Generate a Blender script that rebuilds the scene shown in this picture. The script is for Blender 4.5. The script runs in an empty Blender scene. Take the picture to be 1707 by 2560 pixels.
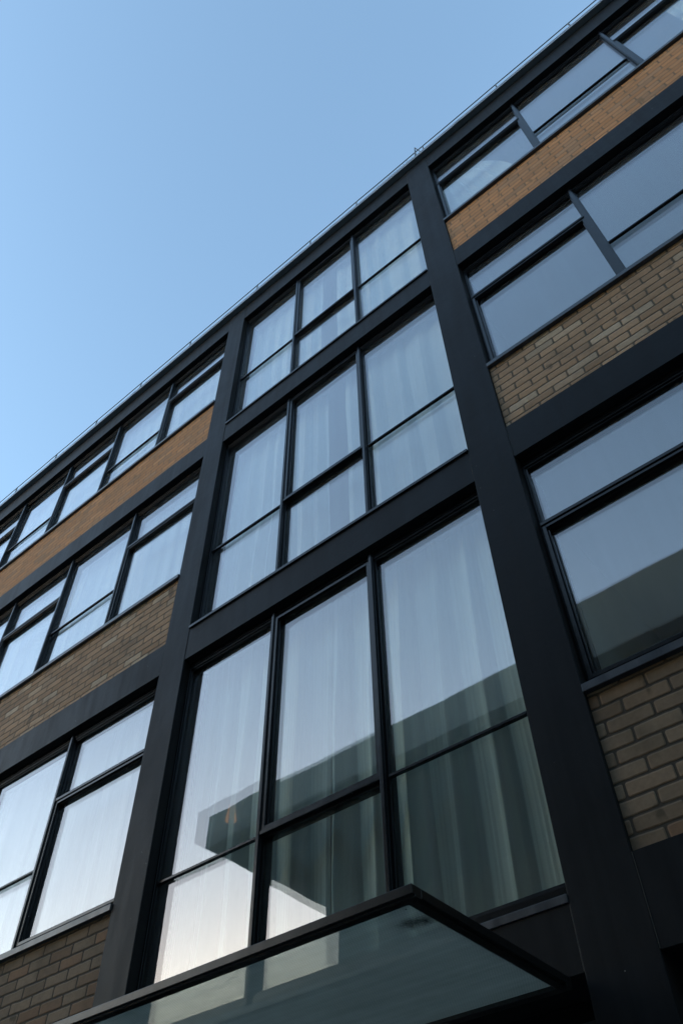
import bpy, bmesh, math, random
from mathutils import Vector, Matrix, noise
R = math.radians
scene = bpy.context.scene
COL = scene.collection
GZ = 1.6                                   # eye height; facade heights below are measured from the eye

# ------------------------------------------------------------------ camera
cd = bpy.data.cameras.new("camera")
cam = bpy.data.objects.new("camera", cd); COL.objects.link(cam)
cd.sensor_fit = 'VERTICAL'; cd.sensor_height = 36.0; cd.sensor_width = 24.0
cd.lens = 28.567
cd.clip_start = 0.05; cd.clip_end = 4000
cr = Vector((0.76632038, 0.64235983, -0.01126564))
cu = Vector((0.49880804, -0.58383217, 0.64057047))
cf = Vector((-0.4048995, 0.4965016, 0.76781674))
cam.matrix_world = Matrix(((cr.x, cu.x, -cf.x, 0), (cr.y, cu.y, -cf.y, -3.048), (cr.z, cu.z, -cf.z, GZ), (0, 0, 0, 1)))
scene.camera = cam

# ------------------------------------------------------------------ sky, sun, exposure
SUN_EL, SUN_AZ = R(5), R(-138)             # azimuth from +y towards +x: a very low sun, hidden by the added block beyond the road
w = bpy.data.worlds.new("World"); scene.world = w; w.use_nodes = True
nt = w.node_tree
bg = nt.nodes["Background"]
sky = nt.nodes.new("ShaderNodeTexSky"); sky.sky_type = 'NISHITA'; sky.sun_disc = False
sky.sun_elevation = SUN_EL; sky.sun_rotation = SUN_AZ
sky.air_density = 1.0; sky.dust_density = 0.8; sky.ozone_density = 1.6
nt.links.new(sky.outputs[0], bg.inputs[0]); bg.inputs[1].default_value = 0.15
sd = bpy.data.lights.new("sun", 'SUN'); sd.energy = 2.0; sd.angle = R(0.5); sd.color = (1, .84, .64)
sun = bpy.data.objects.new("sun", sd); COL.objects.link(sun)
sdir = Vector((math.sin(SUN_AZ) * math.cos(SUN_EL), math.cos(SUN_AZ) * math.cos(SUN_EL), math.sin(SUN_EL)))
sun.rotation_euler = sdir.to_track_quat('Z', 'Y').to_euler()
sun.location = (-20, 10, 25)
vs = scene.view_settings
scene.display_settings.display_device = 'sRGB'
vs.view_transform = 'Standard'; vs.look = 'None'; vs.gamma = 1.0; vs.use_curve_mapping = False
vs.exposure = 2.66
scene.render.engine = 'CYCLES'
cy = scene.cycles
cy.use_denoising = True
cy.max_bounces = 10; cy.diffuse_bounces = 4; cy.glossy_bounces = 5; cy.transmission_bounces = 4; cy.transparent_max_bounces = 16
cy.caustics_reflective = False; cy.caustics_refractive = False

# ------------------------------------------------------------------ materials
class NT:
    def __init__(s, name):
        s.m = bpy.data.materials.new(name); s.m.use_nodes = True
        s.t = s.m.node_tree; s.n = s.t.nodes; s.n.clear()
        s.out = s.n.new("ShaderNodeOutputMaterial")
    def new(s, typ, ins=None, **kw):
        n = s.n.new(typ)
        for k, v in kw.items(): setattr(n, k, v)
        for k, v in (ins or {}).items():
            if isinstance(v, bpy.types.NodeSocket): s.t.links.new(v, n.inputs[k])
            else: n.inputs[k].default_value = v
        return n
    def math(s, op, a, b=0.0, c=0.0, clamp=False):
        n = s.n.new("ShaderNodeMath"); n.operation = op; n.use_clamp = clamp
        for i, v in enumerate((a, b, c)):
            if isinstance(v, bpy.types.NodeSocket): s.t.links.new(v, n.inputs[i])
            else: n.inputs[i].default_value = v
        return n.outputs[0]
    def mix(s, f, a, b, mode='MIX'):
        n = s.n.new("ShaderNodeMix"); n.data_type = 'RGBA'; n.blend_type = mode
        for i, v in ((0, f), (6, a), (7, b)):
            if isinstance(v, bpy.types.NodeSocket): s.t.links.new(v, n.inputs[i])
            else: n.inputs[i].default_value = v
        return n.outputs[2]
    def ramp(s, f, stops):
        n = s.n.new("ShaderNodeValToRGB"); s.t.links.new(f, n.inputs[0])
        e = n.color_ramp.elements
        while len(e) < len(stops): e.new(0.5)
        for el, (p, c) in zip(e, stops):
            el.position = p; el.color = c if isinstance(c, tuple) else (c, c, c, 1)
        return n.outputs[0]
    def noise(s, vec, scale, detail=4, rough=.55):
        return s.new("ShaderNodeTexNoise", {"Vector": vec, "Scale": scale, "Detail": detail, "Roughness": rough}).outputs[0]
    def scaled(s, vec, sc, loc=(0, 0, 0)):
        return s.new("ShaderNodeMapping", {"Vector": vec, "Scale": sc, "Location": loc}).outputs[0]
    def obj(s): return s.new("ShaderNodeTexCoord").outputs["Object"]
    def geo(s): return s.new("ShaderNodeNewGeometry").outputs["Position"]
    def schlick(s):
        """share mirrored by one clear surface, the same from either side"""
        g = s.new("ShaderNodeNewGeometry")
        d = s.new("ShaderNodeVectorMath", {0: g.outputs["Normal"], 1: g.outputs["Incoming"]}, operation='DOT_PRODUCT').outputs["Value"]
        k = s.math('SUBTRACT', 1.0, s.math('ABSOLUTE', d), clamp=True)
        return s.math('ADD', .043, s.math('MULTIPLY', .957, s.math('POWER', k, 5.0)))
    def done(s, sock): s.t.links.new(sock, s.out.inputs[0]); return s.m

def metal(name, base, rough=.42, dust=.5, tint=(.11, .105, .1, 1), spec=.5, streak=1.0):
    t = NT(name); p = t.geo()
    big = t.noise(t.scaled(p, (1, 1, .55)), 2.3, 6, .62)
    st = t.noise(t.scaled(p, (14, 14, .7)), 1.0, 5, .65)
    fine = t.noise(p, 60, 3, .6)
    speck = t.new("ShaderNodeTexVoronoi", {"Vector": p, "Scale": 9.0}, feature='F1').outputs["Distance"]
    sp = t.math('LESS_THAN', speck, .022)
    d = t.math('MULTIPLY', t.ramp(t.math('ADD', t.math('MULTIPLY', big, .5), t.math('MULTIPLY', st, .5 * streak)), [(.42, 0.0), (.68, 1.0)]), dust)
    b = (*base, 1)
    c = t.mix(t.math('MULTIPLY', d, .35), b, tint)
    c = t.mix(t.math('MULTIPLY', sp, .5), c, (.42, .42, .4, 1))
    ro = t.math('ADD', t.math('ADD', rough - .08, t.math('MULTIPLY', d, .28)), t.math('MULTIPLY', t.math('SUBTRACT', fine, .5), .12))
    bump = t.new("ShaderNodeBump", {"Height": t.math('ADD', t.math('MULTIPLY', t.noise(p, 7, 3), 1.0), t.math('MULTIPLY', fine, .06)), "Strength": .12, "Distance": .02})
    pr = t.new("ShaderNodeBsdfPrincipled", {"Base Color": c, "Roughness": ro, "Normal": bump.outputs[0], "Specular IOR Level": spec})
    return t.done(pr.outputs[0])

STEEL = metal("dark_steel", (.0085, .0090, .0102), .52, .6, (.042, .045, .05, 1), .10)
FRAME = metal("frame_paint", (.007, .0075, .009), .32, .2, (.035, .035, .035, 1), .3, .4)
CANFRAME = metal("canopy_paint", (.005, .0055, .006), .40, .08, (.03, .03, .03, 1), .3, .2)
SILLM = metal("sill_paint", (.020, .023, .030), .38, .9, (.16, .16, .16, 1))
CAPM = metal("coping_metal", (.16, .18, .20), .35, .5, (.25, .25, .25, 1))
SEAL = metal("joint_sealant", (.035, .035, .033), .7, .8)
WIREM = metal("wire_metal", (.05, .05, .055), .5, .2)

def brick(name, c1, c2, c3, mortar, dark=.25, stain=(.03, .026, .02, 1)):
    """stretcher bond in real brick sizes, worked out from position so that every brick gets its own tone"""
    t = NT(name); p = t.obj()
    wob = t.new("ShaderNodeTexNoise", {"Vector": p, "Scale": 22.0, "Detail": 3.0}).outputs[1]
    wob2 = t.new("ShaderNodeTexNoise", {"Vector": p, "Scale": 5.0, "Detail": 2.0}).outputs[1]
    off = t.new("ShaderNodeVectorMath", {0: wob, 1: (.5, .5, .5)}, operation='SUBTRACT').outputs[0]
    off2 = t.new("ShaderNodeVectorMath", {0: wob2, 1: (.5, .5, .5)}, operation='SUBTRACT').outputs[0]
    off = t.new("ShaderNodeVectorMath", {0: off, "Scale": .006}, operation='SCALE').outputs[0]
    off2 = t.new("ShaderNodeVectorMath", {0: off2, "Scale": .008}, operation='SCALE').outputs[0]
    q = t.new("ShaderNodeVectorMath", {0: p, 1: off}, operation='ADD').outputs[0]
    q = t.new("ShaderNodeVectorMath", {0: q, 1: off2}, operation='ADD').outputs[0]
    x, y, z = t.new("ShaderNodeSeparateXYZ", {0: q}).outputs
    BW, BH, MO = .225, .075, .0055
    zi = t.math('DIVIDE', z, BH); row = t.math('FLOOR', zi)
    fz = t.math('SUBTRACT', zi, row)
    jig = t.new("ShaderNodeTexWhiteNoise", {"W": row}, noise_dimensions='1D').outputs[0]
    sh = t.math('ADD', t.math('MULTIPLY', t.math('MODULO', t.math('ABSOLUTE', row), 2.0), .5), t.math('MULTIPLY', jig, .14))
    xi = t.math('ADD', t.math('DIVIDE', x, BW), sh); colm = t.math('FLOOR', xi)
    fx = t.math('SUBTRACT', xi, colm)
    ex = t.math('MULTIPLY', t.math('MINIMUM', fx, t.math('SUBTRACT', 1.0, fx)), BW)
    ez = t.math('MULTIPLY', t.math('MINIMUM', fz, t.math('SUBTRACT', 1.0, fz)), BH)
    # distance to the brick's rounded edge: 0 in the joint, rising into the brick
    rx = t.math('MAXIMUM', t.math('SUBTRACT', .016, ex), 0.0); rz = t.math('MAXIMUM', t.math('SUBTRACT', .016, ez), 0.0)
    rr = t.math('SQRT', t.math('ADD', t.math('MULTIPLY', rx, rx), t.math('MULTIPLY', rz, rz)))
    e = t.math('SUBTRACT', .016, rr)
    face = t.new("ShaderNodeMapRange", {0: e, 1: MO - .0012, 2: MO + .0018, 3: 0.0, 4: 1.0}, interpolation_type='SMOOTHSTEP').outputs[0]
    idv = t.new("ShaderNodeCombineXYZ", {0: colm, 1: row, 2: 3.0}).outputs[0]
    wn = t.new("ShaderNodeTexWhiteNoise", {"Vector": idv}, noise_dimensions='3D')
    r1 = wn.outputs[0]; rgb = t.new("ShaderNodeSeparateXYZ", {0: wn.outputs[1]}).outputs
    base = t.mix(r1, (*c1, 1), (*c2, 1))
    base = t.mix(t.ramp(rgb[1], [(.72, 0.0), (.9, .85)]), base, (*c3, 1))
    val = t.math('ADD', 1 - dark, t.math('MULTIPLY', rgb[2], 2 * dark))
    base = t.mix(1.0, base, t.new("ShaderNodeCombineXYZ", {0: val, 1: val, 2: val}).outputs[0], 'MULTIPLY')
    gr = t.noise(p, 45, 5, .65); gr2 = t.noise(p, 260, 2, .6)
    base = t.mix(t.math('MULTIPLY', t.ramp(gr, [(.35, 0.0), (.7, 1.0)]), .35), base, (*[v * .55 for v in c1], 1))
    dirt = t.ramp(t.noise(p, 3.2, 4, .6), [(.50, 0.0), (.72, .55)])
    base = t.mix(dirt, base, stain)
    blot = t.ramp(t.noise(t.scaled(p, (1, 1, .75)), 6.5, 3, .5), [(.66, 0.0), (.71, .8)])
    base = t.mix(blot, base, stain)
    mor = t.mix(t.noise(p, 18, 4), (*[v * .7 for v in mortar], 1), (*mortar, 1))
    c = t.mix(face, mor, base)
    h = t.math('ADD', t.new("ShaderNodeMapRange", {0: e, 1: 0.002, 2: .0125, 3: 0.0, 4: 1.0}, interpolation_type='SMOOTHSTEP').outputs[0],
               t.math('ADD', t.math('MULTIPLY', gr, .18), t.math('MULTIPLY', gr2, .10)))
    h = t.math('ADD', h, t.math('MULTIPLY', rgb[0], .25))
    bump = t.new("ShaderNodeBump", {"Height": h, "Strength": .9, "Distance": .006})
    pr = t.new("ShaderNodeBsdfPrincipled", {"Base Color": c, "Roughness": .88, "Normal": bump.outputs[0], "Specular IOR Level": .25})
    return t.done(pr.outputs[0])

BR_TOP = brick("warm_lit_orange_brick", (.46, .215, .092), (.49, .245, .115), (.36, .21, .12), (.25, .16, .095), .13, (.22, .13, .07, 1))  # orange brick, with the warm light on the top storey painted into its colour
BR_MID = brick("buff_brick", (.41, .25, .145), (.45, .285, .175), (.53, .40, .28), (.155, .118, .082), .18, (.14, .10, .07, 1))
BR_LOW = brick("shaded_brown_brick", (.195, .138, .092), (.235, .17, .115), (.21, .12, .07), (.06, .048, .036), .16, (.07, .055, .035, 1))  # brown brick, its colour darkened for the weaker light low on the facade

def glass(name, tint, bumps=.02, dirt=.06):
    t = NT(name); p = t.geo()
    wav = t.math('ADD', t.noise(t.scaled(p, (1, 1, .6)), 1.1, 2, .4), t.math('MULTIPLY', t.noise(p, 4.0, 1), .04))
    bump = t.new("ShaderNodeBump", {"Height": wav, "Strength": bumps, "Distance": .1})
    fr = t.schlick()
    r2 = t.math('DIVIDE', t.math('MULTIPLY', fr, 2.0), t.math('ADD', fr, 1.0))
    r2 = t.math('ADD', r2, COAT, clamp=True)
    gl = t.new("ShaderNodeBsdfGlossy", {"Color": (1, .965, .985, 1), "Roughness": .0, "Normal": bump.outputs[0]}).outputs[0]
    tr = t.new("ShaderNodeBsdfTransparent", {"Color": tint}).outputs[0]
    mx = t.new("ShaderNodeMixShader", {0: r2, 1: tr, 2: gl}).outputs[0]
    # thin film of street dust, streaked downwards
    stn = t.noise(t.scaled(p, (9, 9, .35)), 1.0, 6, .7)
    du = t.math('MULTIPLY', t.ramp(stn, [(.3, .25), (.75, 1.0)]), dirt)
    df = t.new("ShaderNodeBsdfDiffuse", {"Color": (.62, .62, .63, 1)}).outputs[0]
    return t.done(t.new("ShaderNodeMixShader", {0: du, 1: mx, 2: df}).outputs[0])
COAT = .05
GLASS = glass("window_glass", (.93, .965, .95, 1))
COAT = .3
OPPGLASS = glass("opposite_window_glass", (.6, .65, .65, 1), .01, .02)
COAT = .0
FARGLASS = glass("far_window_glass", (.86, .9, .89, 1), .01, .02)

def sheer(name, col, dens):
    t = NT(name); p = t.geo()
    lw = t.new("ShaderNodeLayerWeight", {"Blend": .5}).outputs["Facing"]
    op = t.new("ShaderNodeMapRange", {0: lw, 1: .12, 2: .82, 3: dens, 4: .97}).outputs[0]
    op = t.math('MULTIPLY', op, t.math('ADD', .93, t.math('MULTIPLY', t.noise(t.scaled(p, (120, 120, 6)), 1, 2), .14)), clamp=True)
    df = t.new("ShaderNodeBsdfDiffuse", {"Color": (*col, 1)}).outputs[0]
    tl = t.new("ShaderNodeBsdfTranslucent", {"Color": (*col, 1)}).outputs[0]
    body = t.new("ShaderNodeMixShader", {0: .12, 1: df, 2: tl}).outputs[0]
    tr = t.new("ShaderNodeBsdfTransparent").outputs[0]
    return t.done(t.new("ShaderNodeMixShader", {0: op, 1: tr, 2: body}).outputs[0])
SHEER = sheer("sheer_cloth", (.93, .98, .97), .56)
NET = sheer("net_cloth", (.80, .87, .90), .62)
SHEER_LOW = sheer("thin_sheer_cloth", (.85, .97, .93), .48)

def plain(name, col, rough=.8, nz=.2, scale=8):
    t = NT(name); p = t.geo()
    n = t.noise(p, scale, 5, .6)
    c = t.mix(n, (*[v * (1 - nz) for v in col], 1), (*[min(1, v * (1 + nz)) for v in col], 1))
    bump = t.new("ShaderNodeBump", {"Height": t.noise(p, scale * 8, 3), "Strength": .15, "Distance": .01})
    return t.done(t.new("ShaderNodeBsdfPrincipled", {"Base Color": c, "Roughness": rough, "Normal": bump.outputs[0]}).outputs[0])
PLASTER = plain("room_plaster", (.62, .62, .59), .9, .06, 2)
CARPET = plain("room_carpet", (.08, .08, .085), .95, .2, 30)
ASPHALT = plain("asphalt", (.085, .085, .087), .85, .25, 25)
PAVING = plain("paving_stone", (.32, .31, .29), .85, .15, 6)
KERB = plain("kerb_stone", (.26, .25, .24), .85, .15, 10)
ROOFM = plain("roof_felt", (.07, .07, .07), .9, .2, 10)
OPPM = plain("opposite_render", (.15, .14, .12), .85, .15, 2)
OPPF = plain("opposite_fascia", (.20, .20, .19), .8, .2, 2)
OPPS = plain("opposite_soffit", (.09, .09, .08), .85, .1, 2)

def canopy_glass():
    t = NT("dotted_canopy_glass"); p = t.geo()
    x, y, z = t.new("ShaderNodeSeparateXYZ", {0: p}).outputs
    s = 1 / .011
    fy = t.math('MULTIPLY', y, s); ry = t.math('FLOOR', fy)
    fx = t.math('ADD', t.math('MULTIPLY', x, s), t.math('MULTIPLY', t.math('MODULO', t.math('ABSOLUTE', ry), 2.0), .5))
    dx = t.math('SUBTRACT', t.math('FRACT', t.math('ADD', fx, 1000.0)), .5); dy = t.math('SUBTRACT', t.math('SUBTRACT', fy, ry), .5)
    dd = t.math('SQRT', t.math('ADD', t.math('MULTIPLY', dx, dx), t.math('MULTIPLY', dy, dy)))
    dot = t.math('LESS_THAN', dd, .30)
    fr = t.schlick()
    gl = t.new("ShaderNodeBsdfGlossy", {"Roughness": .02}).outputs[0]
    tr = t.new("ShaderNodeBsdfTransparent", {"Color": (.80, .87, .84, 1)}).outputs[0]
    a = t.new("ShaderNodeMixShader", {0: fr, 1: tr, 2: gl}).outputs[0]
    dirtc = t.mix(t.noise(p, 6, 4), (.40, .425, .36, 1), (.50, .52, .44, 1))
    df = t.new("ShaderNodeBsdfDiffuse", {"Color": dirtc}).outputs[0]
    tl = t.new("ShaderNodeBsdfTranslucent", {"Color": dirtc}).outputs[0]
    ds = t.new("ShaderNodeMixShader", {0: .5, 1: df, 2: tl}).outputs[0]
    b = t.new("ShaderNodeMixShader", {0: t.math('MULTIPLY', dot, .22), 1: a, 2: ds}).outputs[0]
    film = t.ramp(t.math('ADD', t.math('MULTIPLY', t.noise(p, 1.7, 5, .65), .6), t.math('MULTIPLY', t.noise(t.scaled(p, (1.2, 26, 1)), 1, 4), .4)), [(.36, .42), (.68, .68)])
    # grime gathered by the edges and one dark smudge near the outer corner
    dxs = t.math('SUBTRACT', x, CAN_SM[0]); dys = t.math('SUBTRACT', y, CAN_SM[1])
    sm = t.math('SQRT', t.math('ADD', t.math('MULTIPLY', dxs, dxs), t.math('MULTIPLY', t.math('MULTIPLY', dys, dys), 2.2)))
    sm = t.math('ADD', sm, t.math('MULTIPLY', t.math('SUBTRACT', t.noise(p, 16, 5, .7), .5), .16))
    blot = t.new("ShaderNodeMapRange", {0: sm, 1: .075, 2: .01, 3: 0.0, 4: .95}).outputs[0]
    c = t.new("ShaderNodeMixShader", {0: film, 1: b, 2: ds}).outputs[0]
    dk = t.new("ShaderNodeBsdfDiffuse", {"Color": (.012, .012, .011, 1)}).outputs[0]
    spk = t.math('LESS_THAN', t.new("ShaderNodeTexVoronoi", {"Vector": p, "Scale": 5.0}).outputs["Distance"], .03)
    return t.done(t.new("ShaderNodeMixShader", {0: t.math('MAXIMUM', blot, t.math('MULTIPLY', spk, .7)), 1: c, 2: dk}).outputs[0])
CAN_SM = (-1.55, -.80)
CANGLASS = canopy_glass()

def emit(name, col, st):
    t = NT(name)
    return t.done(t.new("ShaderNodeEmission", {"Color": (*col, 1), "Strength": st}).outputs[0])
LAMPGLOW = emit("lamp_glow", (1.0, .42, .16), .07)

# ------------------------------------------------------------------ mesh helpers
class MB:
    def __init__(s): s.b = bmesh.new()
    def box(s, x0, x1, y0, y1, z0, z1, mi=0):
        v = [s.b.verts.new((x, y, z)) for x in (x0, x1) for y in (y0, y1) for z in (z0, z1)]
        for f in ((0, 1, 3, 2), (4, 6, 7, 5), (0, 4, 5, 1), (2, 3, 7, 6), (0, 2, 6, 4), (1, 5, 7, 3)):
            s.b.faces.new([v[i] for i in f]).material_index = mi
        return v
    def prism(s, prof, x0, x1, mi=0):
        """profile of (y, z) points run along x"""
        a = [s.b.verts.new((x0, y, z)) for y, z in prof]; c = [s.b.verts.new((x1, y, z)) for y, z in prof]
        n = len(prof)
        s.b.faces.new(a).material_index = mi; s.b.faces.new(c[::-1]).material_index = mi
        for i in range(n):
            s.b.faces.new((a[i], c[i], c[(i + 1) % n], a[(i + 1) % n])).material_index = mi
    def quad(s, pts, mi=0):
        f = s.b.faces.new([s.b.verts.new(p) for p in pts]); f.material_index = mi; return f
    def tube(s, pts, r, n=6, mi=0, r2=None):
        rings = []
        for i, p in enumerate(pts):
            p = Vector(p); a = Vector(pts[max(0, i - 1)]); c = Vector(pts[min(len(pts) - 1, i + 1)])
            d = (c - a).normalized(); u = d.orthogonal().normalized(); v = d.cross(u)
            rad = r if r2 is None else r + (r2 - r) * i / (len(pts) - 1)
            rings.append([s.b.verts.new(p + (u * math.cos(k * 2 * math.pi / n) + v * math.sin(k * 2 * math.pi / n)) * rad) for k in range(n)])
        for A, B in zip(rings, rings[1:]):
            for k in range(n): s.b.faces.new((A[k], A[(k + 1) % n], B[(k + 1) % n], B[k])).material_index = mi
        s.b.faces.new(rings[0][::-1]); s.b.faces.new(rings[-1])
    def build(s, name, mats, parent=None, bevel=0, smooth=False, fix=True, loc=None):
        if fix: bmesh.ops.recalc_face_normals(s.b, faces=s.b.faces)
        me = bpy.data.meshes.new(name); s.b.to_mesh(me); s.b.free()
        for m in (mats if isinstance(mats, (list, tuple)) else [mats]): me.materials.append(m)
        if smooth: me.polygons.foreach_set("use_smooth", [True] * len(me.polygons))
        o = bpy.data.objects.new(name, me); COL.objects.link(o)
        if parent: o.parent = parent
        if bevel:
            b = o.modifiers.new("bevel", 'BEVEL'); b.width = bevel; b.segments = 2; b.limit_method = 'ANGLE'
        return o
def tag(o, label=None, cat=None, group=None, kind=None):
    if label: o["label"] = label
    if cat: o["category"] = cat
    if group: o["group"] = group
    if kind: o["kind"] = kind
    return o
def empty(name, loc=(0, 0, 0)):
    o = bpy.data.objects.new(name, None); COL.objects.link(o); o.location = loc; o.empty_display_size = .3; return o

# ------------------------------------------------------------------ ground
m = MB(); m.quad([(-900, -900, -.16), (900, -900, -.16), (900, 900, -.16), (-900, 900, -.16)])
tag(m.build("ground", ASPHALT), "flat dark ground spreading under and around the street", kind="structure")
m = MB(); m.box(-60, 60, -6.6, -2.25, -.4, -.125)
tag(m.build("road", ASPHALT), "dark asphalt road along the facade", kind="structure")
m = MB(); m.box(-60, 60, -2.1, .3, -.4, 0); m.box(-60, 60, -2.25, -2.1, -.4, .004, 1)
tag(m.build("pavement", [PAVING, KERB]), "grey paved footway under the facade", kind="structure")
m = MB(); m.box(-60, 60, -12.39, -6.75, -.4, 0); m.box(-60, 60, -6.75, -6.6, -.4, .004, 1)
tag(m.build("pavement", [PAVING, KERB]), "grey paved footway across the road", kind="structure")

# ------------------------------------------------------------------ the building
C = [(-11.445, -11.145), (-4.392, -4.102), (-1.372, -1.072), (3.33, 3.63)]        # column edges along the facade
X0, X1 = C[0][0], C[-1][1]
BB = {1: 10.019, 2: 7.144, 3: 4.165, 4: 1.202}                                    # beam undersides
BT = {1: 10.402, 2: 7.473, 3: 4.494, 4: 1.563}                                    # beam tops beside the brick
ST = {1: 8.223, 2: 5.270, 3: 2.313}                                               # undersides of the sills
DEPTH = .36
bld = empty("office_block", (-2.7, 0, 0))
tag(bld, "dark steel framed block with buff and orange brick bands and tall gridded windows", "building")
INV = Matrix.Translation((2.7, 0, -GZ))
class PB(MB):
    """a mesh of the building, drawn in facade coordinates"""
    def build(s, name, mats, parent=None, **k):
        bmesh.ops.transform(s.b, matrix=Matrix.Translation((2.7, 0, GZ)) if (parent or bld) is bld else Matrix.Identity(4), verts=s.b.verts)
        return MB.build(s, name, mats, parent or bld, **k)
class SB(MB):
    """a sub-part: its parent sits at the building's origin, so the same shift applies"""
    def build(s, name, mats, parent, **k):
        bmesh.ops.transform(s.b, matrix=Matrix.Translation((2.7, 0, GZ)), verts=s.b.verts)
        return MB.build(s, name, mats, parent, **k)

for xa, xb in C:
    m = PB(); m.box(xa, xb, 0, DEPTH, -GZ, 10.402)
    m.build("column", STEEL, bevel=.004)

bays = [(C[0][1], C[1][0], 'side'), (C[1][1], C[2][0], 'centre'), (C[2][1], C[3][0], 'side')]
for bi, (xa, xb, kind) in enumerate(bays):
    for k in (1, 2, 3, 4):
        top = BT[k]
        if kind == 'centre' and k in (2, 3): top = BT[k] - .01
        if kind == 'centre' and k == 4: top = 1.455
        m = PB(); g = .003
        m.box(xa + g, xb - g, .0035, .19 if k < 4 else DEPTH + .01, BB[k], top)
        for xs in (xa + .0005, xb - .0025):
            m.box(xs, xs + .002, .001, .02, BB[k] + .003, top - .003, 1)
        m.build("beam", [STEEL, SEAL], bevel=.003)
    if kind == 'side':
        for k, z0, mt in ((1, BT[2], BR_TOP), (2, BT[3], BR_MID), (3, BT[4], BR_LOW)):
            m = PB(); m.box(xa + .002, xb - .002, .02, .20, z0 + .001, ST[k] + .004)
            m.build("brick_band", mt)
            m = PB(); s = ST[k]
            m.prism([(-.014, s + .002), (-.014, s + .044), (.095, s + .062), (.095, s + .002), (.02, s + .0055), (-.008, s + .0055)], xa + .001, xb - .001)
            m.build("sill", SILLM, bevel=.002)
    else:
        for k in (2, 3):
            m = PB(); s = BT[k] - .009
            m.prism([(-.012, s), (-.012, s + .028), (.095, s + .04), (.095, s)], xa + .001, xb - .001)
            m.build("sill", FRAME, bevel=.002)
        m = PB(); s = 1.456
        m.prism([(-.004, s), (-.004, s + .034), (.095, s + .062), (.095, s)], xa + .001, xb - .001)
        m.build("sill", SILLM, bevel=.002)

rnd = random.Random(5)
YF, YG = .068, .099
def pane_sheet(m, x0, x1, z0, z1):
    for y, j in ((YG, .0036), (YG + .018, .0042)):
        a, b, c, d = (rnd.uniform(-j, j) for _ in range(4))
        m.quad([(x0, y + a, z0), (x1, y + b, z0), (x1, y + c, z1), (x0, y + a + c - b, z1)])
def rect_frame(m, x0, x1, z0, z1, t, y0, y1, tb=None, tt=None):
    tb = t if tb is None else tb; tt = t if tt is None else tt
    m.box(x0, x0 + t, y0, y1, z0, z1); m.box(x1 - t, x1, y0, y1, z0, z1)
    m.box(x0 + t, x1 - t, y0, y1, z0, z0 + tb); m.box(x0 + t, x1 - t, y0, y1, z1 - tt, z1)
def bead(m, x0, x1, z0, z1, w=.014, y0=YG - .022, y1=YG - .004):
    rect_frame(m, x0, x1, z0, z1, w, y0, y1)

def window(x0, x1, z0, z1, kind, zt, head):
    """kind: thin = one pane with a slim low bar; high = small light over a casement; low = casement over a low light"""
    J, Bt = .015, .04
    m = PB()
    rect_frame(m, x0, x1, z0, z1, J, YF, .165, Bt, head)
    gx0, gx1, gz0, gz1 = x0 + J, x1 - J, z0 + Bt, z1 - head
    m.box(x0, x1, YF - .006, YF, z1 - head + .022, z1 - head + .034)                  # drip bead along the head
    panes = SB()
    parts = []
    if kind == 'thin':
        bead(m, gx0, gx1, gz0, gz1)
        m.box(gx0 + .014, gx1 - .014, YG - .030, YG - .004, zt - .008, zt + .008)
        pane_sheet(panes, gx0, gx1, gz0, zt); pane_sheet(panes, gx0, gx1, zt, gz1)
    else:
        t = .024
        m.box(gx0, gx1, YF - .018, .16, zt - t, zt)                                    # heavy transom
        if kind == 'high':
            bead(m, gx0, gx1, zt, gz1)
            pane_sheet(panes, gx0, gx1, zt, gz1)
            ca = (gz0, zt - t)
        else:
            bead(m, gx0, gx1, gz0, zt - t)
            pane_sheet(panes, gx0, gx1, gz0, zt - t)
            ca = (zt, gz1)
        s = SB()
        rect_frame(s, gx0 + .002, gx1 - .002, ca[0] + .002, ca[1] - .002, .023, YF - .010, YG - .010)
        rect_frame(s, gx0 + .025, gx1 - .025, ca[0] + .025, ca[1] - .025, .010, YF + .006, YG - .004)
        pane_sheet(panes, gx0 + .02, gx1 - .02, ca[0] + .02, ca[1] - .02)
        parts.append(s)
    o = m.build("window", FRAME, bevel=.0015)
    panes.build("pane", GLASS, o, fix=False)
    for s in parts: s.build("casement", FRAME, o, bevel=.0015)

def mullion(x, z0, z1):
    m = PB()
    m.box(x - .012, x + .012, .046, YF - .001, z0 + .002, z1 - .022)
    m.box(x - .018, x + .018, .056, YF - .0005, z0 + .003, z1 - .028)
    m.build("mullion", FRAME, bevel=.002)

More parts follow.
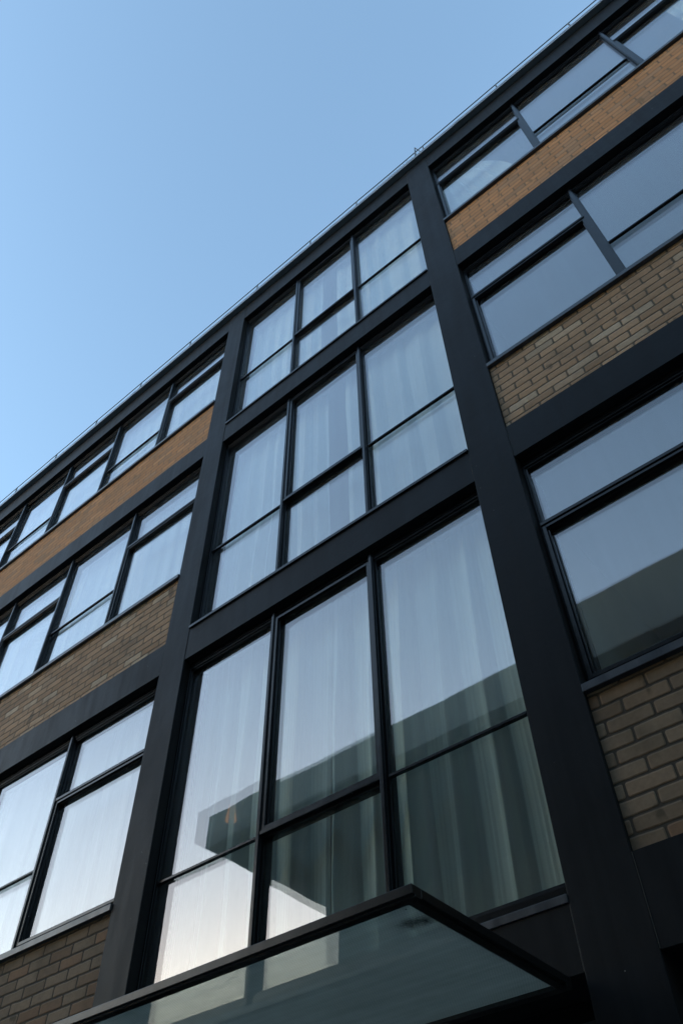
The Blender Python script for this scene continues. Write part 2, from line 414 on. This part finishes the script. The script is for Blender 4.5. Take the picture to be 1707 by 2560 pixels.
WTOP = {1: BB[1], 2: BB[2], 3: BB[3]}
for bi, (xa, xb, kind) in enumerate(bays):
    for k in (1, 2, 3):
        z1 = BB[k] - .001
        if kind == 'side':
            z0 = ST[k] + .0625
            hi = {1: 9.47, 2: 6.53, 3: 3.545}[k]; lo = {1: 8.86, 2: 5.94, 3: 2.985}[k]
            if bi == 0:                                         # run of windows away from the left column
                edges = [xb - .012 - 1.128 * i for i in range(7)]; edges[-1] = xa + .002
                edges[0] = xb - .002
                for i in range(6):
                    window(edges[i + 1], edges[i], z0, z1, 'high' if i % 2 == 0 else 'thin', hi if i % 2 == 0 else lo, .072)
            else:
                edges = [xa + .012 + 1.105 * i for i in range(5)]; edges[0] = xa + .002; edges[-1] = xb - .002
                for i in range(4):
                    window(edges[i], edges[i + 1], z0, z1, 'high' if i % 2 == 0 else 'thin', hi if i % 2 == 0 else lo, .072)
            for e in edges[1:-1]: mullion(e, z0, z1)
        else:
            z0 = {1: BT[2] + .032, 2: BT[3] + .032, 3: 1.519}[k]
            lo = {1: 8.47, 2: 5.45, 3: 2.41}[k]
            wd = (xb - xa - .004) / 3; edges = [xa + .002 + wd * i for i in range(4)]
            for i in range(3):
                window(edges[i], edges[i + 1], z0, z1, 'low' if i == 1 else 'thin', lo + (.015 if i == 1 else 0), .072)
            for e in edges[1:-1]: mullion(e, z0, z1)

# coping, roof, side walls, rooms
m = PB()
m.prism([(-.062, 10.405), (-.062, 10.475), (.0, 10.50), (.34, 10.52), (.34, 10.405), (.0, 10.408), (-.05, 10.408)], X0 - .03, X1 + .03)
for i in range(8):
    x = X0 + 1.1 + 1.95 * i
    m.prism([(-.0645, 10.4065), (-.0645, 10.477), (.0, 10.5025), (.34, 10.5225), (.34, 10.5205), (.0, 10.5005), (-.0625, 10.4755), (-.0625, 10.4065)], x, x + .09)
m.build("coping", CAPM)
m = PB(); m.box(X0 + .01, X1 - .01, DEPTH + .01, 9.0, 10.06, 10.38); m.build("roof", ROOFM)
m = PB(); m.box(X0 + .01, X0 + .3, DEPTH + .01, 9.0, -GZ, 10.05); m.build("side_wall", BR_MID)
m = PB(); m.box(X1 - .3, X1 - .01, DEPTH + .01, 9.0, -GZ, 10.05); m.build("side_wall", BR_MID)
m = PB(); m.box(X0 + .31, X1 - .31, 8.7, 9.0, -GZ, 10.05); m.build("rear_wall", BR_MID)
for xa, xb, kind in bays:
    for k, zf, zc in ((1, 7.462, 10.03), (2, 4.483, 7.155), (3, 1.445, 4.175), (4, -1.58, 1.19)):
        m = PB(); a, b, y0, y1 = xa - .08, xb + .08, (.192 if k < 4 else .38), 5.4
        m.quad([(a, y0, zf), (b, y0, zf), (b, y1, zf), (a, y1, zf)], 1)
        m.quad([(a, y0, zc), (a, y1, zc), (b, y1, zc), (b, y0, zc)])
        m.quad([(a, y1, zf), (b, y1, zf), (b, y1, zc), (a, y1, zc)])
        m.quad([(a, y0, zf), (a, y1, zf), (a, y1, zc), (a, y0, zc)])
        m.quad([(b, y0, zf), (b, y0, zc), (b, y1, zc), (b, y1, zf)])
        m.build("room", [PLASTER, CARPET], fix=False)
# ground floor shopfronts, black glazing set well back
for xa, xb, kind in bays:
    m = PB(); yb = .30
    rect_frame(m, xa + .002, xb - .002, -GZ + .002, BB[4] - .002, .07, yb - .05, yb + .05)
    n = max(2, round((xb - xa) / 1.2))
    for i in range(1, n):
        x = xa + (xb - xa) * i / n; m.box(x - .03, x + .03, yb - .04, yb + .04, -GZ + .072, BB[4] - .072)
    o = m.build("shopfront", FRAME)
    p = SB(); p.quad([(xa + .07, yb, -GZ + .07), (xb - .07, yb, -GZ + .07), (xb - .07, yb, BB[4] - .07), (xa + .07, yb, BB[4] - .07)])
    p.build("pane", FARGLASS, o, fix=False)

# lightning wire on short posts along the coping
posts = [-11.0, -10.4, -9.35, -8.3, -7.3, -6.27, -5.2, -3.87, -2.9, -2.11, -1.05, .02, 1.0, 2.0, 3.0]
ZW = 10.65
m = PB(); pts = []
for a, b in zip(posts, posts[1:]):
    for i in range(4):
        f = i / 4; pts.append((a + (b - a) * f, -.045, ZW - .006 * math.sin(math.pi * f)))
pts.append((posts[-1], -.045, ZW)); m.tube(pts, .0065, 6)
wire = m.build("lightning_wire", WIREM)
for x in posts:
    s = SB(); s.tube([(x, -.045, 10.478), (x, -.045, ZW - .005)], .009, 6); s.box(x - .012, x + .012, -.06, -.03, 10.478, 10.484); s.build("wire_post", WIREM, wire)
# bird spikes over the right column
m = PB(); r2 = random.Random(2)
for i in range(16):
    x = -1.80 + i * .036; b = (x, -.03, 10.48)
    for dx, dy in ((-.03, -.02), (.0, .03), (.03, -.01)):
        m.tube([b, (x + dx + r2.uniform(-.01, .01), -.03 + dy, 10.48 + .11 + r2.uniform(-.015, .01))], .0022, 4)
m.box(-1.83, -1.22, -.045, -.015, 10.477, 10.482)
m.build("bird_spikes", WIREM)
m = PB(); m.tube([(-1.17, -.045, 10.478), (-1.155, -.045, 10.83)], .016, 6, r2=.004); m.tube([(-1.09, -.045, 10.478), (-1.15, -.045, 10.80)], .006, 5)
m.build("roof_finial", WIREM)

# entrance canopy
cx0, cx1, cyf, cz0, cz1 = -4.05, -1.43, -.985, 1.160, 1.197
can = empty("canopy", (0, 0, 0)); can.parent = bld
def cbar(m, kind):
    pass
m = SB()
prof = lambda y, s: [(y, cz0 + .006), (y, cz1), (y + s * .05, cz1), (y + s * .05, cz0), (y + s * .016, cz0), (y + s * .016, cz0 + .006)]
m.prism(prof(cyf, 1), cx0, cx1)
m.box(cx0, cx1, -.045, -.002, cz0 - .004, cz1)
for x, s in ((cx0, 1), (cx1, -1)):
    y0, y1 = cyf + .0505, -.0455
    for a, b, za, zb in ((0, .016, cz0 + .006, cz1), (.016, .05, cz0, cz1)):
        xa_, xb_ = sorted((x + s * a, x + s * b)); m.box(xa_, xb_, y0, y1, za, zb)
m.build("canopy_frame", CANFRAME, can, bevel=.002)
m = SB(); a, b, c, d = cx0 + .0505, cx1 - .0505, cyf + .051, -.046
m.quad([(a, c, cz0 + .012), (a, d, cz0 + .012), (b, d, cz0 + .012), (b, c, cz0 + .012)])
m.quad([(a, c, cz0 + .024), (b, c, cz0 + .024), (b, d, cz0 + .024), (a, d, cz0 + .024)], 1)
m.build("glass_sheet", [CANGLASS, FARGLASS], can, fix=False)

# ------------------------------------------------------------------ curtains
def curtain(label, x0, x1, z0, z1, y, seed, mat, pitch=.095, amp=.045, gather=0.0, lean=0.0, name="curtain", swoop=None):
    """one hanging sheet with pleats that wander on the way down"""
    rr = random.Random(seed); ph = []; x = 0; W = x1 - x0
    knots = [0.0]
    while knots[-1] < W + pitch * 2: knots.append(knots[-1] + pitch * rr.uniform(.55, 1.5))
    am = [amp * rr.uniform(.35, 1.25) for _ in knots]
    def fold(u):
        i = 0
        while knots[i + 1] < u: i += 1
        f = (u - knots[i]) / (knots[i + 1] - knots[i])
        a = am[i] + (am[i + 1] - am[i]) * f
        p = f ** .55 if i % 2 else f ** 1.6
        s = (1 - abs(2 * p - 1)) ** .75 * (1 if i % 2 else -1)                 # creased rather than rounded pleats
        return a * s + .0035 * math.sin(u * 210 + seed) * math.sin(u * 37 + 2 * seed)
    nx = max(30, int(W / .011)); nz = 22
    b = bmesh.new(); grid = []
    for j in range(nz + 1):
        t = j / nz; row = []
        for i in range(nx + 1):
            u = W * i / nx
            dz = 1 - t
            du = .05 * noise.noise(Vector((u * 1.3, t * 1.1, seed))) * (1 - .6 * t)
            uu = min(max(u + du + lean * dz * (1 - abs(2 * u / W - 1)) * W, 0), W)
            yy = y + fold(uu) * (.45 + .75 * dz) + .02 * noise.noise(Vector((u * 2, t * 3, seed + 9)))
            xx = x0 + u
            if swoop:
                k = swoop(t); xx = x0 + u * k
            row.append(b.verts.new((xx, yy, GZ + z0 + (z1 - z0) * t)))
        grid.append(row)
    for j in range(nz):
        for i in range(nx): b.faces.new((grid[j][i], grid[j][i + 1], grid[j + 1][i + 1], grid[j + 1][i]))
    me = bpy.data.meshes.new(name); b.to_mesh(me); b.free(); me.materials.append(mat)
    me.polygons.foreach_set("use_smooth", [True] * len(me.polygons))
    o = bpy.data.objects.new(name, me); COL.objects.link(o)
    tag(o, label, "curtain", "sheer curtains behind the windows")
    return o
xl, xr = C[1][1] - .03, C[2][0] + .03
YC = .265
F1, F2, F3 = (7.48, 10.02), (4.50, 7.145), (1.57, 4.165)
curtain("white curtain left of the narrow gap in the topmost window of the tall middle bay", xl, -2.92, *F1, YC, 11, SHEER)
curtain("white curtain right of the narrow gap in the topmost window of the tall middle bay", -2.71, xr, *F1, YC, 12, SHEER, pitch=.11)
curtain("white curtain left of the gap in the middle-height window of the tall middle bay", xl, -2.85, *F2, YC, 13, SHEER, pitch=.1)
curtain("white curtain right of the gap in the middle-height window of the tall middle bay", -2.62, xr, *F2, YC, 14, SHEER, pitch=.13)
curtain("thin greenish curtain left of centre in the large window just above the glass canopy", xl, -2.80, *F3, YC, 15, SHEER_LOW, pitch=.11, amp=.05)
curtain("thin greenish curtain by the right column in the large window just above the glass canopy", -2.815, xr, *F3, YC + .012, 16, SHEER_LOW, pitch=.14, amp=.065, lean=.06)
for lab, z, sd_ in (("pale net curtain behind the row of windows just under the roof, left of tall bay", F1, 21),
                    ("pale net curtain behind the middle row of windows, left of the tall bay", F2, 22),
                    ("pale net curtain behind the lowest large windows left of the tall bay", F3, 23)):
    curtain(lab, C[0][1] + .05, C[1][0] + .03, *z, YC, sd_, NET, pitch=.10, amp=.018, name="net_curtain")
curtain("short drawn-back white curtain in the window under the roof, right of the tall bay", C[2][1] - .03, -.25, *F1, YC, 31, SHEER, pitch=.09, amp=.03, lean=.1,
        swoop=lambda t: 1.0 - .55 * max(0, (t - .55) / .45) ** 1.5)
curtain("white curtain at the far upper corner window under the roof", 1.75, 2.6, *F1, YC, 32, SHEER, pitch=.1, amp=.03)

# small warm lamp inside the lowest middle room
o = empty("lamp", (-3.93, .50, GZ + 2.96)); tag(o, "small warm glowing lamp behind the curtain of the large window above the canopy", "lamp")
m = MB(); m.tube([(0, 0, 0), (0, 0, .12)], .042, 16, r2=.018); m.build("lamp_shade", LAMPGLOW, o)
m = MB(); m.tube([(0, 0, -1.49), (0, 0, -.005)], .012, 8); m.tube([(0, 0, -1.515), (0, 0, -1.49)], .13, 16); m.build("lamp_stand", FRAME, o)

# ------------------------------------------------------------------ the building across the road, seen in the glass
opp = empty("roof_overhang_building", (4, -14, 0))
tag(opp, "low brown building across the road with a deep flat overhanging roof", "building")
def ob(name, mat, fn):
    m = MB(); fn(m); bmesh.ops.transform(m.b, matrix=Matrix.Translation((-4, 14, 0)), verts=m.b.verts)
    return m.build(name, mat, opp)
XE = -13.42
def roofm(m):
    m.box(XE, -4.3, -22, -8.0, GZ + 9.14, GZ + 9.89); m.box(-4.299, 26, -22, -8.0, GZ + 9.14, GZ + 10.42)
ob("roof", OPPF, roofm)
ob("soffit", OPPS, lambda m: m.box(XE + .25, 25.8, -21.8, -8.3, GZ + 8.98, GZ + 9.138))
ob("wall", OPPM, lambda m: m.box(-13.2, 25.5, -21.5, -12.4, 0, GZ + 8.978))
for i in range(10):
    for z0, h in ((1.0, 2.2), (4.2, 2.2), (GZ + 6.6, 2.1)):
        x = -12.9 + i * 3.3
        fr = ob("window", FRAME, lambda m: (rect_frame(m, x, x + 2.3, z0, z0 + h, .08, -12.48, -12.402), m.box(x + 1.1, x + 1.18, -12.47, -12.41, z0 + .081, z0 + h - .081)))
        m = MB(); m.quad([(x + 2.22, -12.43, z0 + .08), (x + .08, -12.43, z0 + .08), (x + .08, -12.43, z0 + h - .08), (x + 2.22, -12.43, z0 + h - .08)])
        bmesh.ops.transform(m.b, matrix=Matrix.Translation((-4, 14, 0)), verts=m.b.verts)
        m.build("pane", OPPGLASS, fr, fix=False)

# unseen long block, added to keep the low sun and its glow off the street
far = empty("sun_blocker_block", (-50, -64, 0))
tag(far, "long plain brown block, added out of view beyond the building across the road to block the low sun", "building")
m = MB(); m.box(-75, 95, -10, 4, 0, 27.5); m.build("wall", OPPM, far)
m = MB(); m.box(-75.3, 95.3, -10.3, 4.3, 27.501, 27.9); m.build("roof", OPPF, far)
